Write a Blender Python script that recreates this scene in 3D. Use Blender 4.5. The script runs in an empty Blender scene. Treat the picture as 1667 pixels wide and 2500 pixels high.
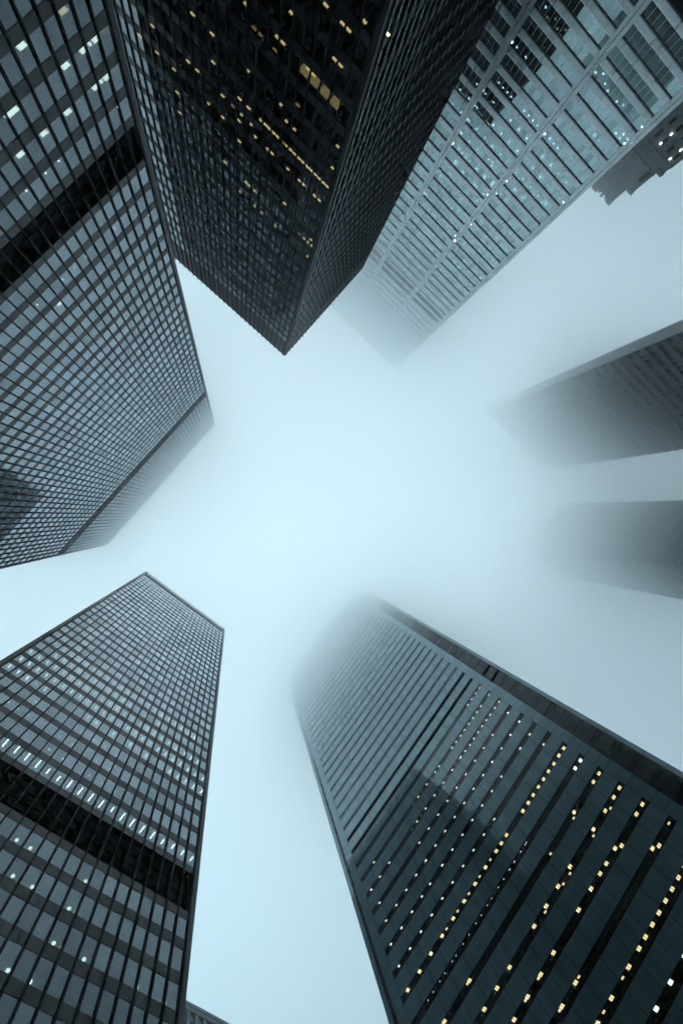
import bpy, math, random
import mathutils
from mathutils import Vector, Matrix
R = random.Random(7)
C = bpy.context.scene.collection
sc = bpy.context.scene

# ------------------------------------------------------------------ camera
# axes: X and Y run along the street grid that all the towers share, Z is up
EYE = 1.7
PX_W, PX_H, FOC = 1667.0, 2500.0, 1075.9
H1 = Vector((0.75375365, -0.63374294, -0.17385432))     # world X in camera axes
H2 = Vector((-0.61542722, -0.77351072, 0.15142819))     # world Y in camera axes
H3 = Vector((-0.23044473, -0.00714487, -0.97305919))    # world Z in camera axes
cam_data = bpy.data.cameras.new('camera')
cam = bpy.data.objects.new('camera', cam_data)
C.objects.link(cam)
rot = Matrix((H1, H2, H3))                               # camera axes -> world
cam.matrix_world = Matrix.Translation((0, 0, EYE)) @ rot.to_4x4()
cam_data.sensor_fit = 'VERTICAL'
cam_data.sensor_height = 36.0
cam_data.lens = FOC / PX_H * 36.0
cam_data.clip_start = 0.1
cam_data.clip_end = 6000
sc.camera = cam

# ------------------------------------------------------------------ world, sun, exposure
SUN_EL, SUN_ROT = math.radians(70), math.radians(200)
world = bpy.data.worlds.new("World")
sc.world = world
world.use_nodes = True
wn, wl = world.node_tree.nodes, world.node_tree.links
wn.clear()
sky = wn.new('ShaderNodeTexSky')
sky.sky_type = 'NISHITA'
sky.sun_disc = False
sky.sun_elevation, sky.sun_rotation = SUN_EL, SUN_ROT
sky.altitude, sky.dust_density = 80, 3.0
over = wn.new('ShaderNodeRGB')                           # high overcast above the low cloud
over.outputs[0].default_value = (7.3, 9.7, 10.6, 1)
mixw = wn.new('ShaderNodeMixRGB')
mixw.inputs[0].default_value = 0.93
bg = wn.new('ShaderNodeBackground')
bg.inputs[1].default_value = 0.15
wo = wn.new('ShaderNodeOutputWorld')
wl.new(sky.outputs[0], mixw.inputs[1]); 
# an overcast sky is brightest overhead: luminance (1 + 2 sin elevation) / 3
tc = wn.new('ShaderNodeTexCoord'); sx = wn.new('ShaderNodeSeparateXYZ')
wl.new(tc.outputs['Generated'], sx.inputs[0])
mc = wn.new('ShaderNodeMath'); mc.operation = 'MAXIMUM'; mc.inputs[1].default_value = 0.0
wl.new(sx.outputs['Z'], mc.inputs[0])
ma = wn.new('ShaderNodeMath'); ma.operation = 'MULTIPLY_ADD'; ma.inputs[1].default_value = 0.667; ma.inputs[2].default_value = 0.333
wl.new(mc.outputs[0], ma.inputs[0])
vs = wn.new('ShaderNodeVectorMath'); vs.operation = 'SCALE'
wl.new(over.outputs[0], vs.inputs[0]); wl.new(ma.outputs[0], vs.inputs['Scale'])
wl.new(vs.outputs[0], mixw.inputs[2])
wl.new(mixw.outputs[0], bg.inputs[0]); wl.new(bg.outputs[0], wo.inputs[0])
sun_d = bpy.data.lights.new('sun', 'SUN')
sun_d.energy = 0.5
sun_d.angle = math.radians(40)
sun_d.color = (1.0, 0.97, 0.92)
sun = bpy.data.objects.new('sun', sun_d)
C.objects.link(sun)
sun.rotation_euler = Vector((math.sin(SUN_ROT) * math.cos(SUN_EL), math.cos(SUN_ROT) * math.cos(SUN_EL), math.sin(SUN_EL))).to_track_quat('Z', 'Y').to_euler()
sc.view_settings.view_transform = 'Standard'
sc.view_settings.look = 'None'
sc.view_settings.gamma = 1
sc.view_settings.use_curve_mapping = False
sc.view_settings.exposure = 1.3
cy = sc.cycles
cy.max_bounces = 10
cy.diffuse_bounces = 2
cy.glossy_bounces = 4
cy.transmission_bounces = 4
cy.transparent_max_bounces = 12
cy.volume_bounces = 6
cy.use_adaptive_sampling = True
cy.adaptive_threshold = 0.02
cy.adaptive_min_samples = 24
cy.use_denoising = True
cy.caustics_reflective = False
cy.caustics_refractive = False
cy.sample_clamp_indirect = 6
try:
    cy.denoiser = 'OPENIMAGEDENOISE'
    cy.denoising_prefilter = 'ACCURATE'
except Exception:
    pass


def project(p):
    """Photo pixel of a world point, for ranking pieces by how large they show."""
    v = Vector((p[0], p[1], p[2] - EYE))
    c = H1 * v[0] + H2 * v[1] + H3 * v[2]
    if c.z > -0.01:
        return None
    return (PX_W / 2 + FOC * c.x / -c.z, PX_H / 2 - FOC * c.y / -c.z)


def ray(px, py):
    """World direction through a photo pixel, scaled to rise one metre per metre."""
    c = Vector((px - PX_W / 2, -(py - PX_H / 2), -FOC))
    v = Vector((H1.dot(c), H2.dot(c), H3.dot(c)))
    return v / v.z


# ------------------------------------------------------------------ materials
def new_mat(name):
    m = bpy.data.materials.new(name)
    m.use_nodes = True
    return m, m.node_tree.nodes, m.node_tree.links


def piece_random(n, l, geo):
    """One random value per piece, whether it is an object of its own or an island of a joined mesh."""
    oi = n.new('ShaderNodeObjectInfo')
    ad = n.new('ShaderNodeMath'); ad.operation = 'ADD'
    l.new(geo.outputs['Random Per Island'], ad.inputs[0]); l.new(oi.outputs['Random'], ad.inputs[1])
    fr = n.new('ShaderNodeMath'); fr.operation = 'FRACT'
    l.new(ad.outputs[0], fr.inputs[0])
    return fr.outputs[0]


def surface(name, col, rough=0.5, metallic=0.0, spec=0.5, vary=0.15, scale=0.35, per_object=0.0, coat=0.0, bump=0.0, streak=False, rvar=0.12):
    """Principled material with patchy tone, patchy gloss and optional vertical run-off streaks."""
    m, n, l = new_mat(name)
    b = n['Principled BSDF']
    b.inputs['Metallic'].default_value = metallic
    b.inputs['Specular IOR Level'].default_value = spec
    b.inputs['Coat Weight'].default_value = coat
    b.inputs['Coat Roughness'].default_value = 0.05
    geo = n.new('ShaderNodeNewGeometry')
    mp = n.new('ShaderNodeMapping')
    mp.inputs['Scale'].default_value = (1, 1, 0.12) if streak else (1, 1, 1)
    l.new(geo.outputs['Position'], mp.inputs['Vector'])
    nz = n.new('ShaderNodeTexNoise')
    nz.inputs['Scale'].default_value = scale
    nz.inputs['Detail'].default_value = 5
    nz.inputs['Roughness'].default_value = 0.6
    l.new(mp.outputs[0], nz.inputs['Vector'])
    mr = n.new('ShaderNodeMapRange')
    mr.inputs['From Min'].default_value, mr.inputs['From Max'].default_value = 0.3, 0.7
    mr.inputs['To Min'].default_value, mr.inputs['To Max'].default_value = 1 - vary, 1 + vary
    l.new(nz.outputs['Fac'], mr.inputs['Value'])
    val = mr.outputs[0]
    if per_object:
        mr2 = n.new('ShaderNodeMapRange')
        mr2.inputs['To Min'].default_value, mr2.inputs['To Max'].default_value = 1 - per_object, 1 + per_object
        l.new(piece_random(n, l, geo), mr2.inputs['Value'])
        mu = n.new('ShaderNodeMath'); mu.operation = 'MULTIPLY'
        l.new(val, mu.inputs[0]); l.new(mr2.outputs[0], mu.inputs[1])
        val = mu.outputs[0]
    vm = n.new('ShaderNodeVectorMath'); vm.operation = 'SCALE'
    vm.inputs[0].default_value = col
    l.new(val, vm.inputs['Scale'])
    l.new(vm.outputs[0], b.inputs['Base Color'])
    mr3 = n.new('ShaderNodeMapRange')
    mr3.inputs['From Min'].default_value, mr3.inputs['From Max'].default_value = 0.3, 0.7
    mr3.inputs['To Min'].default_value, mr3.inputs['To Max'].default_value = max(0.02, rough - rvar), rough + rvar
    l.new(nz.outputs['Fac'], mr3.inputs['Value'])
    l.new(mr3.outputs[0], b.inputs['Roughness'])
    if bump:
        nb = n.new('ShaderNodeTexNoise'); nb.inputs['Scale'].default_value = 9.0
        l.new(geo.outputs['Position'], nb.inputs['Vector'])
        bp = n.new('ShaderNodeBump'); bp.inputs['Strength'].default_value = bump; bp.inputs['Distance'].default_value = 0.02
        l.new(nb.outputs['Fac'], bp.inputs['Height']); l.new(bp.outputs[0], b.inputs['Normal'])
    return m


def glass(name, r0=0.05, power=3.2, tint=(0.27, 0.30, 0.30), refl=(0.93, 0.97, 1.0), var=0.24):
    """Tinted coated glazing: mirror by Fresnel, the rest passes (darkened) into the room behind."""
    m, n, l = new_mat(name)
    n.remove(n['Principled BSDF'])
    out = n['Material Output']
    geo = n.new('ShaderNodeNewGeometry')
    fr = grazing(n, l, geo, r0, power)
    gl = n.new('ShaderNodeBsdfGlossy'); gl.inputs['Roughness'].default_value = 0.0
    tr = n.new('ShaderNodeBsdfTransparent')
    isl = n.new('ShaderNodeMapRange')
    isl.inputs['To Min'].default_value, isl.inputs['To Max'].default_value = 1 - var, 1.0
    l.new(piece_random(n, l, geo), isl.inputs['Value'])
    vm = n.new('ShaderNodeVectorMath'); vm.operation = 'SCALE'; vm.inputs[0].default_value = refl
    l.new(isl.outputs[0], vm.inputs['Scale']); l.new(vm.outputs[0], gl.inputs['Color'])
    tr.inputs['Color'].default_value = (*tint, 1)
    mx = n.new('ShaderNodeMixShader')
    l.new(fr, mx.inputs[0]); l.new(tr.outputs[0], mx.inputs[1]); l.new(gl.outputs[0], mx.inputs[2])
    l.new(mx.outputs[0], out.inputs['Surface'])
    return m


def grazing(n, l, geo, r0, power):
    """Reflectance of coated multi-layer glazing: r0 head on, rising to one at grazing incidence."""
    dt = n.new('ShaderNodeVectorMath'); dt.operation = 'DOT_PRODUCT'
    l.new(geo.outputs['Normal'], dt.inputs[0]); l.new(geo.outputs['Incoming'], dt.inputs[1])
    ab = n.new('ShaderNodeMath'); ab.operation = 'ABSOLUTE'; l.new(dt.outputs['Value'], ab.inputs[0])
    su = n.new('ShaderNodeMath'); su.operation = 'SUBTRACT'; su.inputs[0].default_value = 1; l.new(ab.outputs[0], su.inputs[1])
    pw = n.new('ShaderNodeMath'); pw.operation = 'POWER'; pw.inputs[1].default_value = power; l.new(su.outputs[0], pw.inputs[0])
    ma = n.new('ShaderNodeMath'); ma.operation = 'MULTIPLY_ADD'; ma.inputs[1].default_value = 1 - r0; ma.inputs[2].default_value = r0
    l.new(pw.outputs[0], ma.inputs[0])
    return ma.outputs[0]


def polished(name, col, r0, power, rough, refl, per_object=0.1):
    """Opaque panel with a mirror-like coating."""
    m, n, l = new_mat(name)
    n.remove(n['Principled BSDF'])
    geo = n.new('ShaderNodeNewGeometry')
    di = n.new('ShaderNodeBsdfDiffuse'); gl = n.new('ShaderNodeBsdfGlossy')
    nz = n.new('ShaderNodeTexNoise'); nz.inputs['Scale'].default_value = 0.6; nz.inputs['Detail'].default_value = 6
    mp = n.new('ShaderNodeMapping'); mp.inputs['Scale'].default_value = (1, 1, 0.25)
    l.new(geo.outputs['Position'], mp.inputs['Vector']); l.new(mp.outputs[0], nz.inputs['Vector'])
    mr = n.new('ShaderNodeMapRange'); mr.inputs['To Min'].default_value, mr.inputs['To Max'].default_value = 0.6, 1.4
    l.new(nz.outputs['Fac'], mr.inputs['Value'])
    m2 = n.new('ShaderNodeMapRange'); m2.inputs['To Min'].default_value, m2.inputs['To Max'].default_value = 1 - per_object, 1
    l.new(piece_random(n, l, geo), m2.inputs['Value'])
    v1 = n.new('ShaderNodeVectorMath'); v1.operation = 'SCALE'; v1.inputs[0].default_value = col
    l.new(mr.outputs[0], v1.inputs['Scale']); l.new(v1.outputs[0], di.inputs['Color'])
    v2 = n.new('ShaderNodeVectorMath'); v2.operation = 'SCALE'; v2.inputs[0].default_value = refl
    l.new(m2.outputs[0], v2.inputs['Scale']); l.new(v2.outputs[0], gl.inputs['Color'])
    m3 = n.new('ShaderNodeMapRange'); m3.inputs['From Min'].default_value, m3.inputs['From Max'].default_value = 0.3, 0.7
    m3.inputs['To Min'].default_value, m3.inputs['To Max'].default_value = rough * 0.6, rough * 1.5
    l.new(nz.outputs['Fac'], m3.inputs['Value']); l.new(m3.outputs[0], gl.inputs['Roughness'])
    mx = n.new('ShaderNodeMixShader')
    l.new(grazing(n, l, geo, r0, power), mx.inputs[0]); l.new(di.outputs[0], mx.inputs[1]); l.new(gl.outputs[0], mx.inputs[2])
    l.new(mx.outputs[0], n['Material Output'].inputs['Surface'])
    return m


def lamp_mat(name, col, strength):
    m, n, l = new_mat(name)
    n.remove(n['Principled BSDF'])
    e = n.new('ShaderNodeEmission')
    e.inputs[0].default_value = (*col, 1); e.inputs[1].default_value = strength
    l.new(e.outputs[0], n['Material Output'].inputs['Surface'])
    m.cycles.emission_sampling = 'NONE'
    return m


M_STEEL = surface('black_painted_steel', (0.010, 0.012, 0.014), 0.36, spec=0.45, vary=0.3, scale=0.5, per_object=0.2, streak=True)
M_STEEL_EDGE = surface('black_painted_steel_mullion', (0.006, 0.007, 0.008), 0.6, spec=0.2, vary=0.3, scale=1.0)
M_LOUVRE = surface('louvre_black', (0.0035, 0.004, 0.0042), 0.7, spec=0.1, vary=0.2)
M_GLASS_A = glass('bronze_grey_glass', 0.06, 2.0, refl=(0.82, 0.92, 1.0))
M_GLASS_B = glass('dark_bronze_glass', 0.17, 3.2, tint=(0.35, 0.36, 0.33), refl=(0.88, 0.95, 1.0))
M_GLASS_C = glass('silver_blue_glass', 0.62, 5.0, tint=(0.30, 0.36, 0.38), refl=(0.76, 0.98, 1.0), var=0.30)
M_GLASS_E = glass('dark_ribbon_glass', 0.04, 3.8, tint=(0.42, 0.44, 0.42))
M_STAINLESS = surface('stainless_cladding', (0.58, 0.63, 0.64), 0.32, metallic=0.85, vary=0.12, scale=0.6, per_object=0.08, streak=True)
M_STAINLESS_D = surface('steel_frame_dark', (0.05, 0.06, 0.06), 0.45, metallic=0.5)
M_PANEL_E = polished('polished_grey_cladding', (0.10, 0.17, 0.19), 0.12, 2.5, 0.04, (0.80, 0.95, 1.0))
M_JOINT = surface('dark_joint', (0.012, 0.014, 0.015), 0.8, spec=0.1)
M_DARKGLASS = surface('opaque_dark_glass', (0.012, 0.014, 0.016), 0.12, spec=0.5, vary=0.3, per_object=0.4)
M_CEIL = surface('ceiling', (0.14, 0.145, 0.14), 0.9, spec=0.1)
M_CORE = surface('core_wall', (0.10, 0.095, 0.09), 0.9, spec=0.1)
M_ROOF = surface('roof_gravel', (0.15, 0.15, 0.15), 0.9)
M_STONE = surface('weathered_limestone', (0.20, 0.21, 0.21), 0.85, spec=0.2, vary=0.25, scale=0.25, per_object=0.1, bump=0.3)
M_RECESS_SHADE = surface('recess_shade', (0.012, 0.012, 0.012), 0.9, spec=0.1)  # near-black colour paints the shade inside the stone tower's openings
M_GRANITE = surface('brown_red_granite', (0.055, 0.045, 0.045), 0.35, spec=0.5, vary=0.25, scale=0.2, per_object=0.2)
M_GRANITE_L = surface('pale_granite_corner', (0.22, 0.23, 0.23), 0.4, vary=0.1)
M_PALE = surface('pale_precast', (0.72, 0.76, 0.80), 0.6, vary=0.08, per_object=0.05)
M_TEAL = surface('teal_glass_spandrel', (0.07, 0.14, 0.15), 0.15, spec=0.6, vary=0.15, per_object=0.15)
M_PAVE = surface('granite_paving', (0.22, 0.21, 0.20), 0.55, vary=0.15, scale=0.8)
M_BOUNCE_GROUND = surface('pale_bounce_ground', (0.62, 0.65, 0.68), 0.8, vary=0.15, scale=0.05)  # unseen ground made pale to bounce light up into the cloud
M_LAMP_W = lamp_mat('lamp_cool_white', (0.90, 1.0, 0.90), 5.0)
M_LAMP_Y = lamp_mat('lamp_warm_white', (1.0, 0.80, 0.45), 2.4)
M_LAMP_DIM = lamp_mat('lamp_dim_amber', (1.0, 0.70, 0.34), 0.7)
M_LAMP_E = lamp_mat('lamp_neutral', (0.92, 1.0, 0.98), 2.2)
M_LAMP_CW = lamp_mat('lamp_daylight', (0.84, 0.97, 1.0), 12.0)
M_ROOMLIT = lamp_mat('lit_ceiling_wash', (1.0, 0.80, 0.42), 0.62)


# ------------------------------------------------------------------ mesh helpers
class MB:
    """Collects boxes and prisms and links them as one mesh object."""
    def __init__(self):
        self.v, self.f = [], []

    def box(self, lo, hi):
        k = len(self.v)
        x0, y0, z0 = lo; x1, y1, z1 = hi
        self.v += [(x0, y0, z0), (x1, y0, z0), (x1, y1, z0), (x0, y1, z0), (x0, y0, z1), (x1, y0, z1), (x1, y1, z1), (x0, y1, z1)]
        self.f += [tuple(k + i for i in q) for q in ((0, 3, 2, 1), (4, 5, 6, 7), (0, 1, 5, 4), (1, 2, 6, 5), (2, 3, 7, 6), (3, 0, 4, 7))]
        return self

    def xbox(self, mat, lo, hi):
        k = len(self.v)
        self.box(lo, hi)
        for i in range(k, k + 8):
            self.v[i] = tuple(mat @ Vector(self.v[i]))
        if mat.determinant() < 0:
            self.f[-6:] = [tuple(reversed(q)) for q in self.f[-6:]]
        return self

    def prism(self, pts, y0, y1):
        """pts: outline in (x, z), extruded from y0 to y1."""
        k, n = len(self.v), len(pts)
        self.v += [(x, y0, z) for x, z in pts] + [(x, y1, z) for x, z in pts]
        self.f += [tuple(k + i for i in range(n)), tuple(k + n + i for i in reversed(range(n)))]
        for i in range(n):
            j = (i + 1) % n
            self.f.append((k + i, k + n + i, k + n + j, k + j))
        return self

    def tube(self, a, b, r, n=8):
        a, b = Vector(a), Vector(b)
        d = (b - a).normalized()
        s = d.orthogonal().normalized(); t = d.cross(s)
        k = len(self.v)
        for p in (a, b):
            for i in range(n):
                w = 2 * math.pi * i / n
                self.v.append(tuple(p + r * (math.cos(w) * s + math.sin(w) * t)))
        for i in range(n):
            j = (i + 1) % n
            self.f.append((k + i, k + j, k + n + j, k + n + i))
        self.f += [tuple(k + i for i in reversed(range(n))), tuple(k + n + i for i in range(n))]
        return self

    def mesh(self, name, mat):
        me = bpy.data.meshes.new(name)
        me.from_pydata(self.v, [], self.f)
        me.materials.append(mat)
        me.update()
        return me


def link(name, me, parent=None, mat=None, **props):
    o = bpy.data.objects.new(name, me)
    C.objects.link(o)
    if parent is not None:
        o.parent = parent
    if mat is not None:
        o.matrix_basis = mat
    for k, v in props.items():
        o[k] = v
    return o


def thing(name, loc, label, cat, group=None):
    o = bpy.data.objects.new(name, None)
    C.objects.link(o)
    o.location = loc
    o['label'], o['category'] = label, cat
    if group:
        o['group'] = group
    return o


class Face:
    """A facade: x runs along it, y points out of the building towards the street, z is up."""
    def __init__(self, root, origin, along, out):
        self.root = root
        a, o = Vector(along), Vector(out)
        self.w = Matrix(((a.x, o.x, 0, origin[0]), (a.y, o.y, 0, origin[1]), (0, 0, 1, origin[2]), (0, 0, 0, 1)))
        self.m = Matrix.Translation(-Vector(root.location)) @ self.w       # in the thing's own space

    def world(self, x, y, z):
        return self.w @ Vector((x, y, z))


class Kind:
    """All the alike pieces of one name on one thing: the largest 300 in the photograph become parts, the rest one joined part."""
    def __init__(self, root, name, mat, limit=300):
        self.root, self.name, self.mat, self.limit = root, name, mat, limit
        self.items, self.cache = [], {}

    def add(self, face, x, z, w, h, y0, y1, tilt=0.0, hidden=False, shape=None):
        self.items.append((face, x, z, w, h, y0, y1, tilt, hidden, shape))

    def area(self, it):
        face, x, z, w, h, y0, y1, tilt, hidden, shape = it
        if hidden:
            return 0
        q = [project(face.world(x + a * w / 2, y1, z + b * h / 2)) for a, b in ((-1, -1), (1, -1), (1, 1), (-1, 1))]
        if any(p is None for p in q):
            return 0
        cx, cy_ = sum(p[0] for p in q) / 4, sum(p[1] for p in q) / 4
        if not (-5 < cx < PX_W + 5 and -5 < cy_ < PX_H + 5):
            return 0
        return abs(sum(q[i][0] * q[(i + 1) % 4][1] - q[(i + 1) % 4][0] * q[i][1] for i in range(4))) / 2

    def build(self, stuff_name=None):
        ranked = sorted(((self.area(i), k) for k, i in enumerate(self.items)), reverse=True)
        single = {k for a, k in ranked[:self.limit] if a > 0}
        rest = MB()
        for k, it in enumerate(self.items):
            face, x, z, w, h, y0, y1, tilt, hidden, shape = it
            t = Matrix.Translation((x, (y0 + y1) / 2, z))
            if tilt:
                t = t @ Matrix.Rotation(R.gauss(0, tilt), 4, 'X') @ Matrix.Rotation(R.gauss(0, tilt), 4, 'Z')
            full = face.m @ t
            lo, hi = (-w / 2, (y0 - y1) / 2, -h / 2), (w / 2, (y1 - y0) / 2, h / 2)
            if k in single:
                mirror = full.determinant() < 0
                key = (round(w, 3), round(h, 3), round(y1 - y0, 3), mirror, shape)
                if key not in self.cache:
                    b = MB()
                    if shape:
                        shape(b, w, h, y1 - y0)
                    else:
                        b.box(lo, hi)
                    if mirror:                           # keep the objects' own matrices unmirrored
                        b.v = [(-p[0], p[1], p[2]) for p in b.v]
                        b.f = [tuple(reversed(q)) for q in b.f]
                    self.cache[key] = b.mesh(self.name, self.mat)
                mm = full @ Matrix.Scale(-1, 4, (1, 0, 0)) if mirror else full
                link(self.name, self.cache[key], self.root, mm)
            else:
                if shape:
                    b = MB(); shape(b, w, h, y1 - y0)
                    n0 = len(rest.v)
                    rest.v += [tuple(full @ Vector(p)) for p in b.v]
                    rest.f += [tuple(n0 + i for i in (reversed(q) if full.determinant() < 0 else q)) for q in b.f]
                else:
                    rest.xbox(full, lo, hi)
        if rest.v:
            link(self.name if len(ranked) <= self.limit else (stuff_name or self.name + 's_beyond'), rest.mesh(self.name, self.mat), self.root, kind='stuff')


def light_bodies():
    out = {}
    def sq(b, w, d):
        b.box((-w / 2, -d / 2, -0.06), (w / 2, d / 2, 0))
    b = MB(); b.box((-0.30, -0.30, -0.05), (-0.03, 0.30, 0)); b.box((0.03, -0.30, -0.05), (0.30, 0.30, 0)); out['pair'] = b
    b = MB(); sq(b, 0.55, 0.6); out['square'] = b
    b = MB(); b.box((-0.22, -0.16, -0.05), (-0.03, 0.16, 0)); b.box((0.04, -0.14, -0.05), (0.20, 0.18, 0)); out['small'] = b
    b = MB(); b.tube((0, 0, -0.06), (0, 0, 0), 0.27, 12); out['downlight'] = b
    b = MB(); b.tube((0, 0, -0.05), (0, 0, 0), 0.08, 10); out['dot'] = b
    b = MB(); b.tube((0, 0, -0.06), (0, 0, 0), 0.17, 12); out['spot'] = b
    b = MB(); sq(b, 0.14, 0.95); out['strip'] = b
    b = MB(); sq(b, 0.15, 0.6); out['shortstrip'] = b
    b = MB(); sq(b, 0.75, 0.45); out['wide'] = b
    b = MB(); sq(b, 0.62, 0.26); out['panel'] = b
    return out


BODIES = light_bodies()
_lamp_cache = {}


def lamp(root, face, px, py, axis, dist, floors, kind, mat):
    """A ceiling light of the storey seen at photo pixel (px, py): found on that storey's ceiling, behind the glass."""
    r = ray(px, py)
    zrel = dist / abs(r[axis])
    z_app = zrel + EYE
    for lo, hi, zc in sorted(floors, key=lambda q: max(q[0] - z_app, z_app - q[1], 0))[:1]:
        if lo - 1.6 <= z_app <= hi + 1.6:
            z_see = min(max(z_app, lo + 0.22), hi - 0.12)      # where the sight line passes the glass
            u = r[1 - axis] / abs(r[axis])
            inset = min(max(dist * ((zc - EYE) / (z_see - EYE) - 1), 0.5), 3.5)
            p = Vector((0, 0, 0))
            p[axis] = math.copysign(dist + inset, r[axis])
            p[1 - axis] = u * (dist + inset)
            key = (kind, mat.name)
            if key not in _lamp_cache:
                _lamp_cache[key] = BODIES[kind].mesh('ceiling_light', mat)
            ang = math.pi / 2 if axis == 0 else 0.0
            m = Matrix.Translation(Vector((p.x, p.y, zc - 0.005)) - Vector(root.location)) @ Matrix.Rotation(ang, 4, 'Z')
            link('ceiling_light', _lamp_cache[key], root, m)
            return True
    return False


# ------------------------------------------------------------------ ground
g = MB().box((-2500, -2500, -0.6), (2500, 2500, -0.15))
link('ground', g.mesh('ground', M_BOUNCE_GROUND), kind='structure')
g = MB().box((-95, -100, -0.14), (66, 130, 0.0))
link('plaza_pavement', g.mesh('plaza_pavement', M_PAVE), kind='structure')


# ------------------------------------------------------------------ black steel towers
def i_section(b, w, h, d):
    """Rolled I-beam standing on the facade: back flange, web, front flange."""
    b.box((-w / 2, d / 2 - 0.035, -h / 2), (w / 2, d / 2, h / 2))
    b.box((-0.02, -d / 2, -h / 2), (0.02, d / 2 - 0.035, h / 2))
    b.box((-w / 2, -d / 2, -h / 2), (-0.02, -d / 2 + 0.03, h / 2))
    b.box((0.02, -d / 2, -h / 2), (w / 2, -d / 2 + 0.03, h / 2))


def steel_face(root, face, width, bays, rows, bands, top, K, hid=None, glass_key='window', corner=0.75, lobby=9.0, mull=True):
    """rows: (z_low, z_high) of each storey's glass; bands: (z_low, z_high) of louvred storeys."""
    hid = hid or (lambda x, z: False)
    pitch = (width - 2 * corner) / bays
    xs = [corner + pitch * i for i in range(bays + 1)]
    prev = lobby
    seq = sorted([(a, b, 'w') for a, b in rows] + [(a, b, 'l') for a, b in bands])
    for a, b, kind in seq + [(top, top, 'e')]:
        if a - prev > 0.02:                              # spandrel between the storeys
            for i in range(bays):
                xm = (xs[i] + xs[i + 1]) / 2
                K['spandrel'].add(face, xm, (prev + a) / 2, pitch - 0.02, a - prev, -0.10, 0.0, hidden=hid(xm, a))
        if kind == 'w':
            for i in range(bays):
                xm = (xs[i] + xs[i + 1]) / 2
                K[glass_key].add(face, xm, (a + b) / 2, pitch - 0.10, b - a - 0.03, -0.06, -0.035, tilt=0.0009, hidden=hid(xm, a))
        elif kind == 'l':
            n = max(2, int((b - a) / 0.55))
            for i in range(bays):
                xm = (xs[i] + xs[i + 1]) / 2
                K['louvre'].add(face, xm, (a + b) / 2, pitch - 0.12, b - a, -0.9, -0.6, hidden=hid(xm, a), shape=louvre_shape)
        prev = b
    if mull:
        b = MB(); hgt = top + 0.35 - 0.5
        i_section(b, 0.19, hgt, 0.15)
        me = b.mesh('mullion', M_STEEL_EDGE)
        for x in xs:
            link('mullion', me, root, face.m @ Matrix.Translation((x, 0.075 + 0.002, 0.5 + hgt / 2)))
    # window frames: thin vertical jambs, one joined part
    b = MB()
    for x in xs:
        for s in (-1, 1):
            b.xbox(face.m, (x + s * 0.045 - 0.015, -0.09, lobby), (x + s * 0.045 + 0.015, -0.008, top - 0.3))
    link('window_frame', b.mesh('window_frame', M_STEEL_EDGE), root, kind='stuff')


def louvre_shape(b, w, h, d):
    b.box((-w / 2, -d / 2, -h / 2), (w / 2, d / 2 - 0.05, h / 2))
    for k in range(1, 4):
        z = -h / 2 + k * h / 4
        b.box((-w / 2, d / 2 - 0.06, z - 0.06), (w / 2, d / 2, z + 0.06))


def band_corners(root, x0, x1, y0, y1, bands):
    b = MB(); rx, ry, _ = root.location
    for za, zb in bands:
        for xa, xb in ((x0 + 0.03, x0 + 1.2), (x1 - 1.2, x1 - 0.03)):
            for ya, yb in ((y0 + 0.03, y0 + 1.2), (y1 - 1.2, y1 - 0.03)):
                b.box((xa - rx, ya - ry, za), (xb - rx, yb - ry, zb))
        b.box((x0 + 0.95 - rx, y0 + 0.95 - ry, za), (x1 - 0.95 - rx, y1 - 0.95 - ry, zb))
    link('plant_room_wall', b.mesh('plant_room_wall', M_LOUVRE), root, kind='stuff')


def interior(root, x0, x1, y0, y1, floors, top, inset=0.42, core=6.0, lobby=0.0):
    """Ceilings and floor slabs of every storey round a solid core."""
    me = {}
    rx, ry, rz = root.location
    key = MB().box((x0 + inset - rx, y0 + inset - ry, -0.25), (x1 - inset - rx, y1 - inset - ry, 0.0)).mesh('floor_slab', M_CEIL)
    for lo, hi, zc in floors:
        link('floor_slab', key, root, Matrix.Translation((0, 0, zc + 0.26)))
    b = MB().box((x0 + core - rx, y0 + core - ry, lobby), (x1 - core - rx, y1 - core - ry, top - 1.0))
    link('core', b.mesh('core', M_CORE), root)
    b = MB().box((x0 + 0.3 - rx, y0 + 0.3 - ry, top - 0.9), (x1 - 0.3 - rx, y1 - 0.3 - ry, top - 0.5))
    link('roof', b.mesh('roof', M_ROOF), root)


def corner_post(root, cx, cy_, s, top):
    rx, ry, _ = root.location
    b = MB().box((cx - s - rx, cy_ - s - ry, 0), (cx + s - rx, cy_ + s - ry, top + 0.1))
    return link('corner_column', b.mesh('corner_column', M_STEEL), root)


def kinds(root, glass_mat):
    return {'window': Kind(root, 'window', glass_mat), 'spandrel': Kind(root, 'spandrel', M_STEEL), 'louvre': Kind(root, 'louvre', M_LOUVRE, 150)}


def rows_from(d, lst, wfrac=0.66):
    """lst: (z0/d, pitch/d, count) runs of storeys upward from z0; the glass takes wfrac of the pitch, centred."""
    out = []
    for z0, p, n in lst:
        for k in range(n):
            c = z0 + (k + 0.5) * p
            out.append(((c - p * wfrac / 2) * d + EYE, (c + p * wfrac / 2) * d + EYE))
    return out


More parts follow.
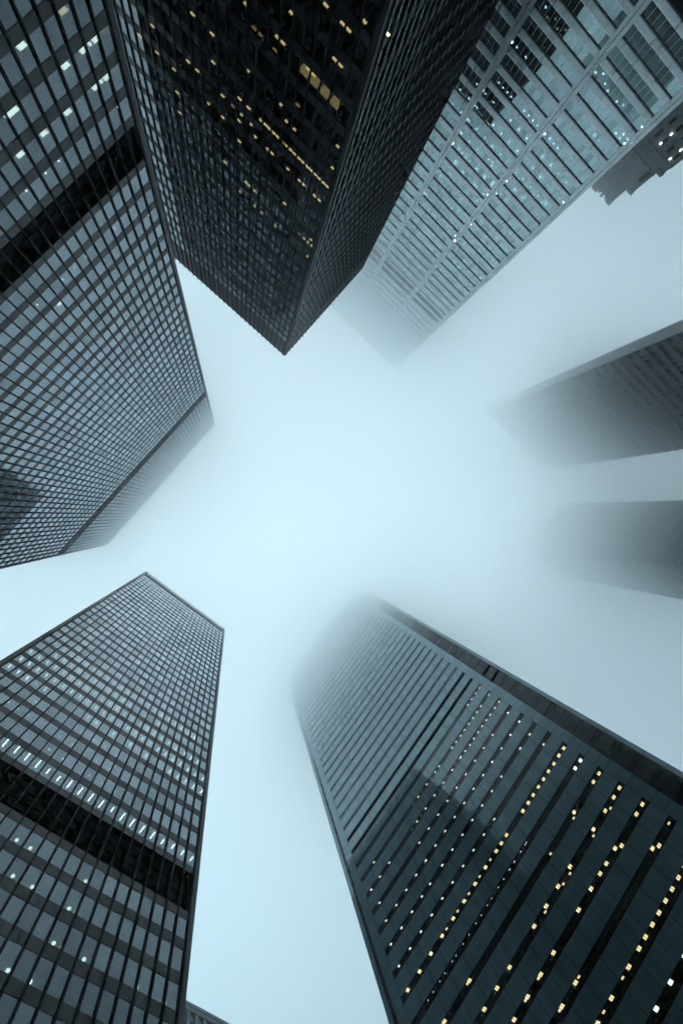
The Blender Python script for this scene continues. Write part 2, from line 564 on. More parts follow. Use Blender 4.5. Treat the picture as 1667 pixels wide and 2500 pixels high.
def lobby_cols(root, x0, x1, y0, y1, h, step=9.1):
    b = MB(); rx, ry, _ = root.location
    nx, ny = max(1, round((x1 - x0) / step)), max(1, round((y1 - y0) / step))
    for i in range(nx + 1):
        for y in (y0 + 0.5, y1 - 0.5):
            x = x0 + 0.5 + (x1 - x0 - 1) * i / nx
            b.box((x - 0.45 - rx, y - 0.45 - ry, 0), (x + 0.45 - rx, y + 0.45 - ry, h))
    link('ground_storey_columns', b.mesh('ground_storey_columns', M_STEEL), root, kind='stuff')
    b = MB().box((x0 + 5 - rx, y0 + 5 - ry, 0), (x1 - 5 - rx, y1 - 5 - ry, h + 0.1))
    link('lobby_glazing', b.mesh('lobby_glazing', M_DARKGLASS), root)


# --- tower A: the tall one at the left edge
dA = 34.0
A = thing('office_tower', (-dA, 0, 0), 'tall black steel tower on the left, its roofline dissolving into cloud', 'office tower', 'black steel office towers')
ay0, ay1 = -0.765 * dA, 1.302 * dA
ax1 = -73.5
topA = 6.13 * dA + EYE
rowsA = rows_from(dA, [(1.4438 - 0.095 * 11, 0.095, 11), (1.609, 0.1023, 28), (4.6642, 0.1023, 13)])
bandsA = [(1.4438 * dA + EYE, 1.609 * dA + EYE), (4.474 * dA + EYE, 4.664 * dA + EYE), (6.0 * dA + EYE, topA - 0.8)]
# keep solid strips beside the louvres
bandsA = [(a + 0.03 * dA * 0.5, b - 0.03 * dA * 0.5) if i == 0 else (a, b) for i, (a, b) in enumerate(bandsA)]
KA = kinds(A, M_GLASS_A)
fA = Face(A, (-dA, ay0, 0), (0, 1, 0), (1, 0, 0))
steel_face(A, fA, ay1 - ay0, 46, rowsA, bandsA, topA, KA, lobby=(1.4438 - 0.095 * 11) * dA + EYE)
KA2 = kinds(A, M_GLASS_A)
fA2 = Face(A, (ax1, ay0, 0), (1, 0, 0), (0, -1, 0))
steel_face(A, fA2, -dA - ax1, 25, rowsA, bandsA, topA, KA, hid=lambda x, z: True, lobby=(1.4438 - 0.095 * 11) * dA + EYE)
fA3 = Face(A, (ax1, ay1, 0), (1, 0, 0), (0, 1, 0))
steel_face(A, fA3, -dA - ax1, 25, rowsA, bandsA, topA, KA, hid=lambda x, z: True, lobby=(1.4438 - 0.095 * 11) * dA + EYE, mull=False)
for k in KA.values():
    k.build()
flA = [(a, b, b + 0.02) for a, b in rowsA]
band_corners(A, ax1, -dA, ay0, ay1, bandsA)
interior(A, ax1, -dA, ay0, ay1, flA, topA, core=7)
for cx, cy_ in ((-dA - 0.36, ay0 + 0.36), (-dA - 0.36, ay1 - 0.36), (ax1 + 0.36, ay0 + 0.36), (ax1 + 0.36, ay1 - 0.36)):
    corner_post(A, cx, cy_, 0.35, topA)
lobby_cols(A, ax1, -dA, ay0, ay1, (1.4438 - 0.095 * 11) * dA + EYE)

# --- tower D: lower left
dD = 36.7
D = thing('office_tower', (0, dD, 0), 'black steel tower at the bottom left, cool white strip lights lit along its storeys', 'office tower', 'black steel office towers')
dx0, dx1 = -0.334 * dD, 0.662 * dD
topD = 4.775 * dD + EYE
dy1 = dD + 73.0
rowsD = rows_from(dD, [(1.3739 - 0.0905 * 12, 0.0905, 12), (1.5389, 0.0957, 32)])
bandsD = [((1.3739 + 0.012) * dD + EYE, (1.5389 - 0.012) * dD + EYE), (4.605 * dD + EYE, topD - 0.5)]
lobD = (1.3739 - 0.0905 * 12) * dD + EYE
KD = kinds(D, M_GLASS_A)
fD = Face(D, (dx0, dD, 0), (1, 0, 0), (0, -1, 0))
steel_face(D, fD, dx1 - dx0, 24, rowsD, bandsD, topD, KD, lobby=lobD)
for xx, oo in ((dx0, -1), (dx1, 1)):
    f_ = Face(D, (xx, dD, 0), (0, 1, 0), (oo, 0, 0))
    steel_face(D, f_, 73.0, 48, rowsD, bandsD, topD, KD, hid=lambda x, z: True, lobby=lobD, mull=(oo == -1))
for k in KD.values():
    k.build()
flD = [(a, b, b + 0.02) for a, b in rowsD]
band_corners(D, dx0, dx1, dD, dy1, bandsD)
interior(D, dx0, dx1, dD, dy1, flD, topD, core=7)
for cx, cy_ in ((dx0 + 0.36, dD + 0.36), (dx1 - 0.36, dD + 0.36), (dx0 + 0.36, dy1 - 0.36), (dx1 - 0.36, dy1 - 0.36)):
    corner_post(D, cx, cy_, 0.35, topD)
lobby_cols(D, dx0, dx1, dD, dy1, lobD)

# --- tower B: the near black one at the top
dB = 43.8
B = thing('office_tower', (-18.7, -dB, 0), 'nearest and darkest black tower at the top, corner towards us, scattered warm yellow windows', 'office tower', 'black steel office towers')
bx1 = -0.4264 * dB
bx0, by0 = bx1 - 73.5, -dB - 37.0
topB = 2.893 * dB + EYE
rowsB = rows_from(dB, [(2.7010 - 0.0802 * 31, 0.0802, 31)])
bandsB = [(2.712 * dB + EYE, topB - 0.4)]
lobB = (2.7010 - 0.0802 * 31) * dB + EYE
KB = kinds(B, M_GLASS_B)
KB['panel'] = Kind(B, 'parapet_panel', M_STEEL, 120)
fB = Face(B, (bx0, -dB, 0), (1, 0, 0), (0, 1, 0))
hideB = lambda x, z: (bx0 + x) < -1.36 * dB
steel_face(B, fB, bx1 - bx0, 48, rowsB, [], bandsB[0][0], KB, hid=hideB, lobby=lobB, mull=False)
fB2 = Face(B, (bx1, by0, 0), (0, 1, 0), (1, 0, 0))
steel_face(B, fB2, 37.0, 24, rowsB, [], bandsB[0][0], KB, lobby=lobB, mull=False)
for f_, wdt, n in ((fB, bx1 - bx0, 48), (fB2, 37.0, 24)):
    p = (wdt - 1.5) / n
    b = MB(); hg = topB + 0.45 - 0.5
    i_section(b, 0.14, hg, 0.17)
    me = b.mesh('mullion', M_STEEL_EDGE)
    for i in range(n + 1):
        link('mullion', me, B, f_.m @ Matrix.Translation((0.75 + p * i, 0.087, 0.5 + hg / 2)))
        if i < n:
            xm = 0.75 + p * (i + 0.5)
            KB['panel'].add(f_, xm, (bandsB[0][0] + topB) / 2, p - 0.03, topB - bandsB[0][0] - 0.04, -0.12, -0.02, hidden=(f_ is fB and hideB(xm, 0)))
for k in KB.values():
    k.build()
flB = [(a, b, b + 0.02) for a, b in rowsB]
interior(B, bx0, bx1, by0, -dB, flB, topB, core=7)
for cx, cy_ in ((bx1 - 0.36, -dB - 0.36), (bx1 - 0.36, by0 + 0.36), (bx0 + 0.36, -dB - 0.36)):
    corner_post(B, cx, cy_, 0.35, topB)
lobby_cols(B, bx0, bx1, by0, -dB, lobB)
# window-cleaning cradle arm leaning over the right-hand parapet
rig = thing('window_cleaning_davit', (bx1 - 1.0, -66, topB - 0.5), 'thin pale window cleaning davit with slack cables on the dark tower roof edge', 'roof davit')
b = MB(); b.tube((0, 0, 0), (0.2, 0, 1.7), 0.06); b.tube((0.2, 0, 1.65), (2.1, 0, 1.9), 0.05)
link('arm', b.mesh('arm', M_PALE), rig)
b = MB(); b.tube((0, -5.5, 0), (0.2, -5.5, 1.7), 0.06); b.tube((0.2, -5.5, 1.65), (2.1, -5.5, 1.9), 0.05)
link('arm', b.mesh('arm', M_PALE), rig)
b = MB()
prev = None
for i in range(13):
    t = i / 12
    p = (2.1 + 0.1 * math.sin(t * 3.1), -5.5 * t, 1.9 - 0.9 * math.sin(math.pi * t))
    if prev:
        b.tube(prev, p, 0.025, 6)
    prev = p
link('cable', b.mesh('cable', M_PALE), rig)

# ------------------------------------------------------------------ tower C: banded stainless tower
dC = 113.5
Ct = thing('office_tower', (0, -dC, 0), 'stainless banded tower with pale blue ribbon windows at the upper right, top lost in cloud', 'office tower')
topC = 226.0
c_cols = [-0.4845, -0.334, -0.1815, -0.029, 0.1213]          # pilaster centres / d
pw = 0.0155 * dC
pitchC = 0.03338
rowsC, spC = [], []
k0 = -15
for k in range(k0, 60):
    zc = (0.6018 + k * pitchC) * dC + EYE                    # spandrel centre
    if zc > topC - 1:
        break
    spC.append((zc - 0.0062 * dC, zc + 0.0062 * dC, k))
for (a, b, k), (a2, b2, k2) in zip(spC, spC[1:]):
    rowsC.append((b, a2, k))
KC = {'window': Kind(Ct, 'window', M_GLASS_C), 'spandrel': Kind(Ct, 'spandrel', M_STAINLESS), 'mullion': Kind(Ct, 'mullion', M_STAINLESS),
      'pil': Kind(Ct, 'pilaster_panel', M_STAINLESS), 'dark': Kind(Ct, 'dark_panel', M_LOUVRE), 'frame': Kind(Ct, 'window_head', M_STAINLESS_D)}
cx0 = c_cols[0] * dC - pw / 2
cx1 = 0.1213 * dC + pw / 2 - 0.0062 * dC
fC = Face(Ct, (cx0, -dC, 0), (1, 0, 0), (0, 1, 0))


def bevel_band(b, w, h, d):
    """Spandrel panel with softened top and bottom edges."""
    c = 0.16
    x0, x1, y0, y1, z0, z1 = -w / 2, w / 2, -d / 2, d / 2, -h / 2, h / 2
    pts = [(y0, z0), (y1 - c, z0), (y1 - 0.04, z0 + c * 0.35), (y1, z0 + c), (y1, z1 - c), (y1 - 0.04, z1 - c * 0.35), (y1 - c, z1), (y0, z1)]
    k, n = len(b.v), len(pts)
    b.v += [(x0, y, z) for y, z in pts] + [(x1, y, z) for y, z in pts]
    b.f += [tuple(k + i for i in reversed(range(n))), tuple(k + n + i for i in range(n))]
    for i in range(n):
        j = (i + 1) % n
        b.f.append((k + i, k + j, k + n + j, k + n + i))


hidC = lambda x: (cx0 + x) < -0.232 * dC
for a, b in zip(c_cols, c_cols[1:]):
    xa = a * dC + pw / 2 - cx0
    xb = b * dC - pw / 2 - cx0
    if b == c_cols[-1]:
        xb = cx1 - pw - cx0
    pane = (xb - xa) / 11
    for z0, z1, k in rowsC:
        if k == -3:                                          # blank dark storey under the lowest ribbon
            KC['dark'].add(fC, (xa + xb) / 2, (z0 + z1) / 2, xb - xa, z1 - z0, -0.9, -0.7)
            continue
        louvred = k in (25, 26)
        for i in range(11):
            xm = xa + pane * (i + 0.5)
            if louvred:
                KC['dark'].add(fC, xm, (z0 + z1) / 2, pane - 0.06, z1 - z0, -0.5, -0.4, hidden=hidC(xm))
            else:
                KC['window'].add(fC, xm, (z0 + z1) / 2 - 0.06, pane - 0.05, z1 - z0 - 0.16, -0.36, -0.33, tilt=0.0022, hidden=hidC(xm))
            if i:
                KC['mullion'].add(fC, xa + pane * i, (z0 + z1) / 2, 0.06, z1 - z0, -0.40, -0.26, hidden=hidC(xm))
        KC['frame'].add(fC, (xa + xb) / 2, z1 - 0.09, xb - xa, 0.18, -0.42, -0.20, hidden=hidC((xa + xb) / 2))
    for z0, z1, k in spC:
        if k <= -3:
            continue
        n = 3
        for i in range(n):
            wdt = (xb - xa) / n
            KC['spandrel'].add(fC, xa + wdt * (i + 0.5), (z0 + z1) / 2, wdt - 0.025, z1 - z0, -0.45, 0.0, hidden=hidC(xa + wdt * (i + .5)), shape=bevel_band)
for c in c_cols:
    xc = c * dC - cx0 if c != c_cols[-1] else cx1 - pw / 2 - cx0
    for z0, z1, k in spC:
        if k < -2:
            continue
        for s in (-1, 1):
            KC['pil'].add(fC, xc + s * (pw / 4 + 0.02), z0 + pitchC * dC / 2, pw / 2 - 0.08, pitchC * dC - 0.03, -0.42, 0.12, hidden=hidC(xc))
for k in KC.values():
    k.build()
# flank facing the street on the right and the plain body
b = MB(); b.box((cx0 + 0.6, -33, 0), (cx1 - 0.6, -0.5, 0.3))
flC = [(a, b_, b_ + 0.02) for a, b_, k in rowsC if k != -3]
interior(Ct, cx0, cx1, -dC - 34, -dC, flC, topC, inset=0.62, core=9)
b = MB()
for z0, z1, k in spC:
    b.box((cx1 - 0.35, -33.5, z0), (cx1 - 0.02, -0.5, z1))
    b.box((cx0 + 0.02, -33.5, z0), (cx0 + 0.35, -0.5, z1))
link('flank_spandrels', b.mesh('flank_spandrels', M_STAINLESS), Ct, kind='stuff')
b = MB()
for z0, z1, k in rowsC:
    b.box((cx1 - 0.5, -33.4, z0), (cx1 - 0.4, -0.6, z1))
    b.box((cx0 + 0.4, -33.4, z0), (cx0 + 0.5, -0.6, z1))
link('flank_glazing', b.mesh('flank_glazing', M_GLASS_C), Ct, kind='stuff')
zdark = (0.6018 - 2 * pitchC - 0.0062) * dC + EYE
b = MB().box((cx0, -33, 0), (cx1, -0.2, zdark - 0.06))
link('blank_base_storeys', b.mesh('blank_base_storeys', M_LOUVRE), Ct)
b = MB().box((cx0, -0.21, zdark - 0.22), (cx1, 0.06, zdark - 0.03))
link('base_trim', b.mesh('base_trim', M_STAINLESS_D), Ct)

# ------------------------------------------------------------------ tower E: ribbon windows and polished panels
dE = 74.0
Et = thing('office_tower', (dE, 0, 0), 'tower of polished grey panels and dark ribbon windows with amber lights, notched corners, lower right', 'office tower')
topE = 232.0
d2 = 1.069 * dE
eu0, eu1 = -0.0930, 0.6635                                   # the projecting front bay
wu0 = -0.0650
bayE = 0.04667
ewin = 15
pitchE = 0.05725
win_t = 0.0180
tops = []                                                    # tops of the ribbons, z/d
z = 0.6865 * 1.007 - 12 * pitchE
while z * dE < topE - 3:
    if z > 0.03:
        tops.append(z)
    z += pitchE
black_rows = {round((1.432 - 0.6865) / pitchE), round((1.4922 - 0.6865) / pitchE)}
KE = {'panel': Kind(Et, 'cladding_panel', M_PANEL_E), 'window': Kind(Et, 'window', M_GLASS_E), 'dark': Kind(Et, 'louvre', M_LOUVRE),
      'corner': Kind(Et, 'corner_panel', M_PANEL_E), 'rpanel': Kind(Et, 'recess_panel', M_DARKGLASS), 'pier': Kind(Et, 'pier_panel', M_PANEL_E)}
fE = Face(Et, (dE, eu0 * dE, 0), (0, 1, 0), (-1, 0, 0))
GAP = 0.08
flE = []
for i, t in enumerate(tops):
    idx = round((t - 0.6865) / pitchE)
    z1 = t * dE + EYE
    z0 = z1 - win_t * dE
    flE.append((z0, z1, z1 + 0.02))
    nxt = (tops[i + 1] - win_t) * dE + EYE if i + 1 < len(tops) else topE
    for k in range(ewin):
        xa = (wu0 + k * bayE - eu0) * dE
        KE['panel'].add(fE, xa + bayE * dE / 2, (z1 + nxt) / 2, bayE * dE - GAP, nxt - z1, -0.12, 0.0, tilt=0.00025)
        for s in (0, 1):
            xm = xa + bayE * dE * (0.25 + 0.5 * s)
            if idx in black_rows:
                KE['dark'].add(fE, xm, (z0 + z1) / 2, bayE * dE / 2 - 0.03, z1 - z0, -0.16, -0.08)
            else:
                KE['window'].add(fE, xm, (z0 + z1) / 2, bayE * dE / 2 - 0.04, z1 - z0 - 0.02, -0.065, -0.04, tilt=0.0015)
    wl_, wr_ = (wu0 - eu0) * dE, (eu1 - (wu0 + ewin * bayE)) * dE
    full = pitchE * dE
    for h_ in (0, 1):
        zz = z0 + full * (0.25 + 0.5 * h_)
        KE['corner'].add(fE, wl_ / 2, zz, wl_ - GAP, full / 2 - GAP, -0.12, 0.0, tilt=0.00025)
        KE['corner'].add(fE, (eu1 - eu0) * dE - wr_ / 2, zz, wr_ - GAP, full / 2 - GAP, -0.12, 0.0, tilt=0.00025)
# recessed corner walls and the slender piers outside them
RW = 0.1497 * 1.0
for side in (0, 1):
    if side == 0:
        ya, yb, yp = -0.1614 * dE, -0.085 * dE, -0.1497 * dE
    else:
        ya, yb, yp = 0.655 * dE, 0.7333 * dE, 0.7189 * dE
    fR = Face(Et, (d2, ya, 0), (0, 1, 0), (-1, 0, 0))
    w0, w1 = (yp - ya, yb - ya) if side == 0 else (0.0, yp - ya)
    for i, t in enumerate(tops):
        idx = round((t - 0.6865) / pitchE)
        z1 = t * dE + EYE; z0 = z1 - win_t * dE
        nxt = (tops[i + 1] - win_t) * dE + EYE if i + 1 < len(tops) else topE
        cells = 3
        for c in range(cells):
            cw = (w1 - w0) / cells
            xm = w0 + cw * (c + 0.5)
            KE['rpanel'].add(fR, xm, (z1 + nxt) / 2, cw - 0.06, nxt - z1 - 0.06, -0.12, -0.02, tilt=0.002)
            if idx in black_rows:
                KE['dark'].add(fR, xm, (z0 + z1) / 2, cw, z1 - z0, -0.35, -0.3)
            else:
                KE['window'].add(fR, xm, (z0 + z1) / 2, cw - 0.06, z1 - z0 - 0.02, -0.16, -0.13, tilt=0.0015)
        pz0, pz1 = (0, yp - ya) if side == 0 else (yp - ya, yb - ya)
        KE['pier'].add(fR, (pz0 + pz1) / 2, (z0 + z0 + pitchE * dE) / 2, pz1 - pz0, pitchE * dE - GAP, -0.5, 0.10)
for k in KE.values():
    k.build()
b = MB()
b.box((0.13, eu0 * dE, 0), (0.30, (eu1) * dE, 0.1))
def slab_ring(b, za, zb):
    b.box((0.14, eu0 * dE + 0.02, za), (0.7, eu1 * dE - 0.02, zb))
    b.box((d2 - dE + 0.14, -0.1614 * dE + 0.02, za), (d2 - dE + 0.7, eu0 * dE, zb))
    b.box((d2 - dE + 0.14, eu1 * dE, za), (d2 - dE + 0.7, 0.7333 * dE - 0.02, zb))
for i, t in enumerate(tops):
    z1 = t * dE + EYE
    nxt = (tops[i + 1] - win_t) * dE + EYE if i + 1 < len(tops) else topE
    slab_ring(b, z1 + 0.04, nxt - 0.04)
link('spandrel_backing', b.mesh('spandrel_backing', M_JOINT), Et, kind='stuff')
b = MB()
b.box((0.125, eu0 * dE, 0), (d2 - dE, eu0 * dE + 0.3, topE)); b.box((0.125, eu1 * dE - 0.3, 0), (d2 - dE, eu1 * dE, topE))
b.box((0.125, eu0 * dE + 0.3, 0), (0.3, (wu0) * dE - 0.02, topE)); b.box((0.125, (wu0 + ewin * bayE) * dE + 0.02, 0), (0.3, eu1 * dE - 0.3, topE))
link('bay_side_wall', b.mesh('bay_side_wall', M_PANEL_E), Et)
interior(Et, dE, dE + 58, -0.09 * dE, 0.66 * dE, flE, topE, inset=0.75, core=5.5)
b = MB(); b.box((d2 - dE + 0.7, -0.158 * dE, 0), (55, -0.10 * dE, topE - 1)); b.box((d2 - dE + 0.7, 0.67 * dE, 0), (55, 0.730 * dE, topE - 1))
link('body', b.mesh('body', M_DARKGLASS), Et)

# ------------------------------------------------------------------ art deco tower behind C
dH = 187.0
Ht = thing('stone_tower', (20, -dH, 0), 'old stepped stone tower with round arches and four lit windows, behind the banded steel tower', 'stone tower')


def hb(b, x0, x1, y0, y1, z0, z1):
    b.box((x0 - 20, y0, z0), (x1 - 20, y1, z1))


H_top, H_2, H_3 = 0.7735 * dH + EYE, 0.7285 * dH + EYE, 0.6685 * dH + EYE
tiers = [(-20, 0.1770 * dH, 0.0, H_top, 0.0), (-24, 0.1890 * dH, 0.0, H_2, 0.5), (-27, 0.1975 * dH, 0.0, H_3, 1.0)]
for x0, x1, y, zt, proud in tiers:
    b = MB(); hb(b, x0, x1, -30 - proud, proud, 0, zt)
    link('tier', b.mesh('tier', M_STONE), Ht)
b = MB()                                                     # parapet blocks and corner finials
x = -18.0
while x < 0.1770 * dH - 0.6:
    hb(b, x, x + 1.0, -0.4, 0.45, H_top, H_top + 0.5 + (0.6 if int(x) % 3 == 0 else 0)); x += 1.7
hb(b, 0.1770 * dH - 2.2, 0.1770 * dH + 0.25, -2, 0.5, H_top - 0.6, H_top + 1.0)
hb(b, 0.1300 * dH - 1.0, 0.1300 * dH + 1.6, -2, 0.5, H_top - 0.6, H_top + 1.4)
link('parapet', b.mesh('parapet', M_STONE), Ht)
for x1, zt, pr in ((0.1890 * dH, H_2, 0.5), (0.1975 * dH, H_3, 1.0)):
    b = MB(); hb(b, x1 - 3.0, x1 + 0.3, -2, pr + 0.3, zt - 0.5, zt + 0.9)
    link('ledge', b.mesh('ledge', M_STONE), Ht)
# pilasters, corbel table, arches
b = MB()
for i in range(14):
    xx = 0.1770 * dH - 1.0 - i * 2.1
    hb(b, xx - 0.3, xx + 0.3, 0.02, 0.4, H_top - 5, H_top - 1.2)
link('corbel_table', b.mesh('corbel_table', M_STONE), Ht, kind='stuff')


def arch(cx, zb, w, h, y, depth=0.5):
    """Recessed round-headed opening: infill painted dark as recess shade and a moulded ring in front of it."""
    pts = [(cx - w / 2 - 20, zb), (cx + w / 2 - 20, zb)]
    r = w / 2
    pts += [(cx - 20 + r * math.cos(a), zb + h - r + r * math.sin(a)) for a in [math.pi * i / 10 for i in range(11)]]
    m_ = MB().prism(pts, y - 0.2, y + 0.06)
    o = link('arch_opening', m_.mesh('arch_opening', M_RECESS_SHADE), Ht)
    ring = MB()
    for i in range(10):
        a0, a1 = math.pi * i / 10, math.pi * (i + 1) / 10
        q = [(cx - 20 + rr * math.cos(a), zb + h - r + rr * math.sin(a)) for rr, a in ((r, a0), (r + 0.35, a0), (r + 0.35, a1), (r, a1))]
        ring.prism(q, y + 0.02, y + 0.32)
    ring.box((cx - r - 0.35 - 20, y + 0.02, zb), (cx - r - 20, y + 0.32, zb + h - r))
    ring.box((cx + r - 20, y + 0.02, zb), (cx + r + 0.35 - 20, y + 0.32, zb + h - r))
    link('arch_ring', ring.mesh('arch_ring', M_STONE), Ht)
    return o


for cx, zt in ((29.0, H_top - 8), (25.5, H_top - 8), (31.0, H_top - 18), (27.5, H_top - 18)):
    arch(cx, zt - 4.5, 1.9, 4.5, 0.0)
for cx, zt in ((33.6, H_2 - 4), (30.2, H_2 - 13), (33.4, H_2 - 14)):
    arch(cx, zt - 4.5, 1.9, 4.5, 0.5)
WH = Kind(Ht, 'window', M_DARKGLASS)
for row in range(9):
    for col in range(6):
        z = H_3 - 6.5 - row * 5.2
        xx = 35.2 - col * 3.3
        wf = MB(); hb(wf, xx - 0.55, xx + 0.55, 1.0, 1.05, z - 1.3, z + 1.3)
        fr = link('window', wf.mesh('window', M_RECESS_SHADE), Ht)
        sl = MB(); hb(sl, xx - 0.75, xx + 0.75, 1.0, 1.35, z - 1.6, z - 1.33)
        link('sill', sl.mesh('sill', M_STONE), fr)
b = MB()
for col in range(8):
    xx = 36.8 - col * 3.3
    hb(b, xx - 0.35, xx + 0.35, 1.0, 1.5, 4, H_3 - 3.4)
link('pilasters', b.mesh('pilasters', M_STONE), Ht, kind='stuff')
for row in range(3):
    for col in range(4):
        z = H_top - 27 - row * 5.0
        xx = 31.0 - col * 2.8
        wf = MB(); hb(wf, xx - 0.5, xx + 0.5, 0.0, 0.05, z - 1.3, z + 1.3)
        link('window', wf.mesh('window', M_RECESS_SHADE), Ht)
b = MB(); hb(b, -19, 0.1770 * dH + 0.12, 0.0, 0.3, H_top - 10.6, H_top - 10.0); hb(b, -23, 0.1890 * dH + 0.1, 0.5, 0.8, H_2 - 9.3, H_2 - 8.8); hb(b, -26, 0.1975 * dH + 0.1, 1.0, 1.3, H_3 - 3.3, H_3 - 2.8)
link('string_course', b.mesh('string_course', M_STONE), Ht)
for px, py in ((1637, 328.5), (1611.5, 351), (1660, 367), (1634, 388.5)):
    r = ray(px, py); t = (dH - 1.7) / -r.y
    p = r * t
    m_ = MB().box((-0.22, -0.1, -0.36), (0.22, 0.1, 0.36))
    link('lit_window', m_.mesh('lit_window', M_LAMP_E), Ht, Matrix.Translation((p.x - 20, 0.35 + 1.2, p.z + EYE)))

# ------------------------------------------------------------------ two hazy towers at the right edge
sG = 140 / 165.0
gx0, gy1 = 82.4 * sG, 165 * sG
gy0 = gx0 / 0.527
gx1 = 0.906 * gy0
G1 = thing('granite_tower', (gx0, -gy0, 0), 'dark brown granite tower fading into the cloud at the right edge, the upper of two', 'granite tower')
topG = 226.0
b = MB(); b.box((0.4, -(gy1 - gy0), 0), (gx1 - gx0, -0.4, topG)); b.box((100 * sG - gx0, -38, 0), (gx1 - gx0 - 1, -(gy1 - gy0), topG))
link('body', b.mesh('body', M_GRANITE), G1)
b = MB(); b.box((0, -(gy1 - gy0), 0), (0.39, -0.41, topG))
link('corner_flank', b.mesh('corner_flank', M_GRANITE_L), G1)
KG = {'panel': Kind(G1, 'cladding_panel', M_GRANITE), 'window': Kind(G1, 'window', M_DARKGLASS)}
fG = Face(G1, (gx0, -gy0, 0), (1, 0, 0), (0, 1, 0))
nG, fl = 22, 3.9
wG = (gx1 - gx0) / nG
z = 4.0
while z < topG - 3:
    for i in range(nG):
        KG['window'].add(fG, wG * (i + 0.5), z + 1.0, wG * 0.62, 1.7, -0.35, -0.2)
        KG['panel'].add(fG, wG * (i + 0.5), z + 2.9, wG - 0.05, fl - 1.9, -0.35, 0.0)
    z += fl
for k in KG.values():
    k.build()

hx0 = 140.0
hy0, hy1, hx1 = hx0 / 1.56, hx0 / 1.142, hx0 / 1.56 * 1.86
G2 = thing('glass_tower', (hx0, -hy0, 0), 'blue green glass tower fading into cloud at the right edge, the lower of two', 'glass tower')
b = MB(); b.box((0.5, -(hy1 - hy0) + 0.2, 0), (hx1 - hx0 - 0.2, -0.5, 226))
link('body', b.mesh('body', M_JOINT), G2)
KH = {'panel': Kind(G2, 'spandrel', M_TEAL), 'window': Kind(G2, 'window', M_DARKGLASS), 'ledge': Kind(G2, 'floor_ledge', M_STAINLESS_D), 'fin': Kind(G2, 'fin', M_STAINLESS_D)}
fH1 = Face(G2, (hx0, -hy1, 0), (0, 1, 0), (-1, 0, 0))
fH2 = Face(G2, (hx0, -hy0, 0), (1, 0, 0), (0, 1, 0))
for f_, wdt in ((fH1, hy1 - hy0), (fH2, hx1 - hx0)):
    n = max(2, round(wdt / 3.0)); pw_ = wdt / n
    z = 3.0
    while z < 224:
        for i in range(n):
            KH['window'].add(f_, pw_ * (i + .5), z + 1.2, pw_ - 0.08, 2.2, -0.45, -0.35, tilt=0.002)
            KH['panel'].add(f_, pw_ * (i + .5), z + 2.95, pw_ - 0.06, 1.2, -0.45, -0.3, tilt=0.001)
        KH['ledge'].add(f_, wdt / 2, z, wdt, 0.28, -0.45, 0.05)
        z += 3.65
    for i in (0, max(1, round(n * 0.45)), n):
        KH['fin'].add(f_, min(max(pw_ * i, 0.2), wdt - 0.2), 112, 0.35, 224, -0.3, 0.12)
for k in KH.values():
    k.build()

# ------------------------------------------------------------------ low pale building at the bottom edge
dJ = 60.0
J = thing('low_building', (30, dJ, 0), 'pale low office block with tall narrow windows, peeping out behind the bottom left tower', 'office building')
topJ = 1.150 * dJ + EYE
b = MB(); b.box((0, 0.4, 0), (34, 30, topJ - 0.3))
link('wall', b.mesh('wall', M_PALE), J)
b = MB(); b.box((-0.1, -0.12, topJ - 0.4), (34.1, 30.3, topJ)); b.box((-0.05, -0.05, topJ - 1.0), (34.05, 0.39, topJ - 0.41))
link('cornice', b.mesh('cornice', M_PALE), J)
KJ = {'window': Kind(J, 'window', M_PANEL_E), 'pier': Kind(J, 'pier', M_PALE)}
fJ = Face(J, (30, dJ, 0), (1, 0, 0), (0, -1, 0))
for i in range(23):
    xx = 1.0 + i * 1.45
    for r_ in range(14):
        zt = topJ - 1.9 - r_ * 4.2
        if zt > 6:
            KJ['window'].add(fJ, xx, zt - 1.55, 0.62, 3.0, -0.38, -0.30)
    KJ['pier'].add(fJ, xx + 0.725, (topJ - 1.0) / 2, 0.55, topJ - 1.1, -0.38, 0.0)
for k in KJ.values():
    k.build()

# ------------------------------------------------------------------ ceiling lights, each on the ceiling of the storey it shows in


def lights(root, face, axis, dist, floors, crop, s, kind, mat, pts):
    for x, y in pts:
        lamp(root, face, crop[0] + x * s, crop[1] + y * s, axis, dist, floors, kind, mat)


c = (0, 0)
lights(A, fA, 0, dA, flA, c, .17857, 'wide', M_LAMP_W, [(870, 830), (265, 550), (1290, 460), (1120, 610), (1435, 975), (1285, 1110), (160, 1435), (80, 1500), (895, 1460), (570, 1750)])
lights(A, fA, 0, dA, flA, c, .17857, 'wide', M_LAMP_Y, [(845, 90)])
lights(A, fA, 0, dA, flA, c, .17857, 'spot', M_LAMP_W, [(1210, 540), (1365, 1045)])
lights(A, fA, 0, dA, flA, c, .17857, 'spot', M_LAMP_DIM, [(1400, 360), (1530, 880), (600, 1700)])
lights(A, fA, 0, dA, flA, c, .38265, 'dot', M_LAMP_CW, [(363, 998), (277, 1075), (153, 1190), (25, 1310), (745, 655), (950, 1365), (732, 1457), (553, 1637), (478, 1710), (403, 1785), (240, 1945)])
lights(A, fA, 0, dA, flA, (0, 600), .35714, 'dot', M_LAMP_CW, [(590, 72), (512, 152), (432, 230), (258, 405), (178, 483), (1350, 910), (1318, 943)])
lights(A, fA, 0, dA, flA, (0, 600), .35714, 'wide', M_LAMP_W, [(410, 393)])
lights(A, fA, 0, dA, flA, c, .38265, 'wide', M_LAMP_W, [(113, 955)])

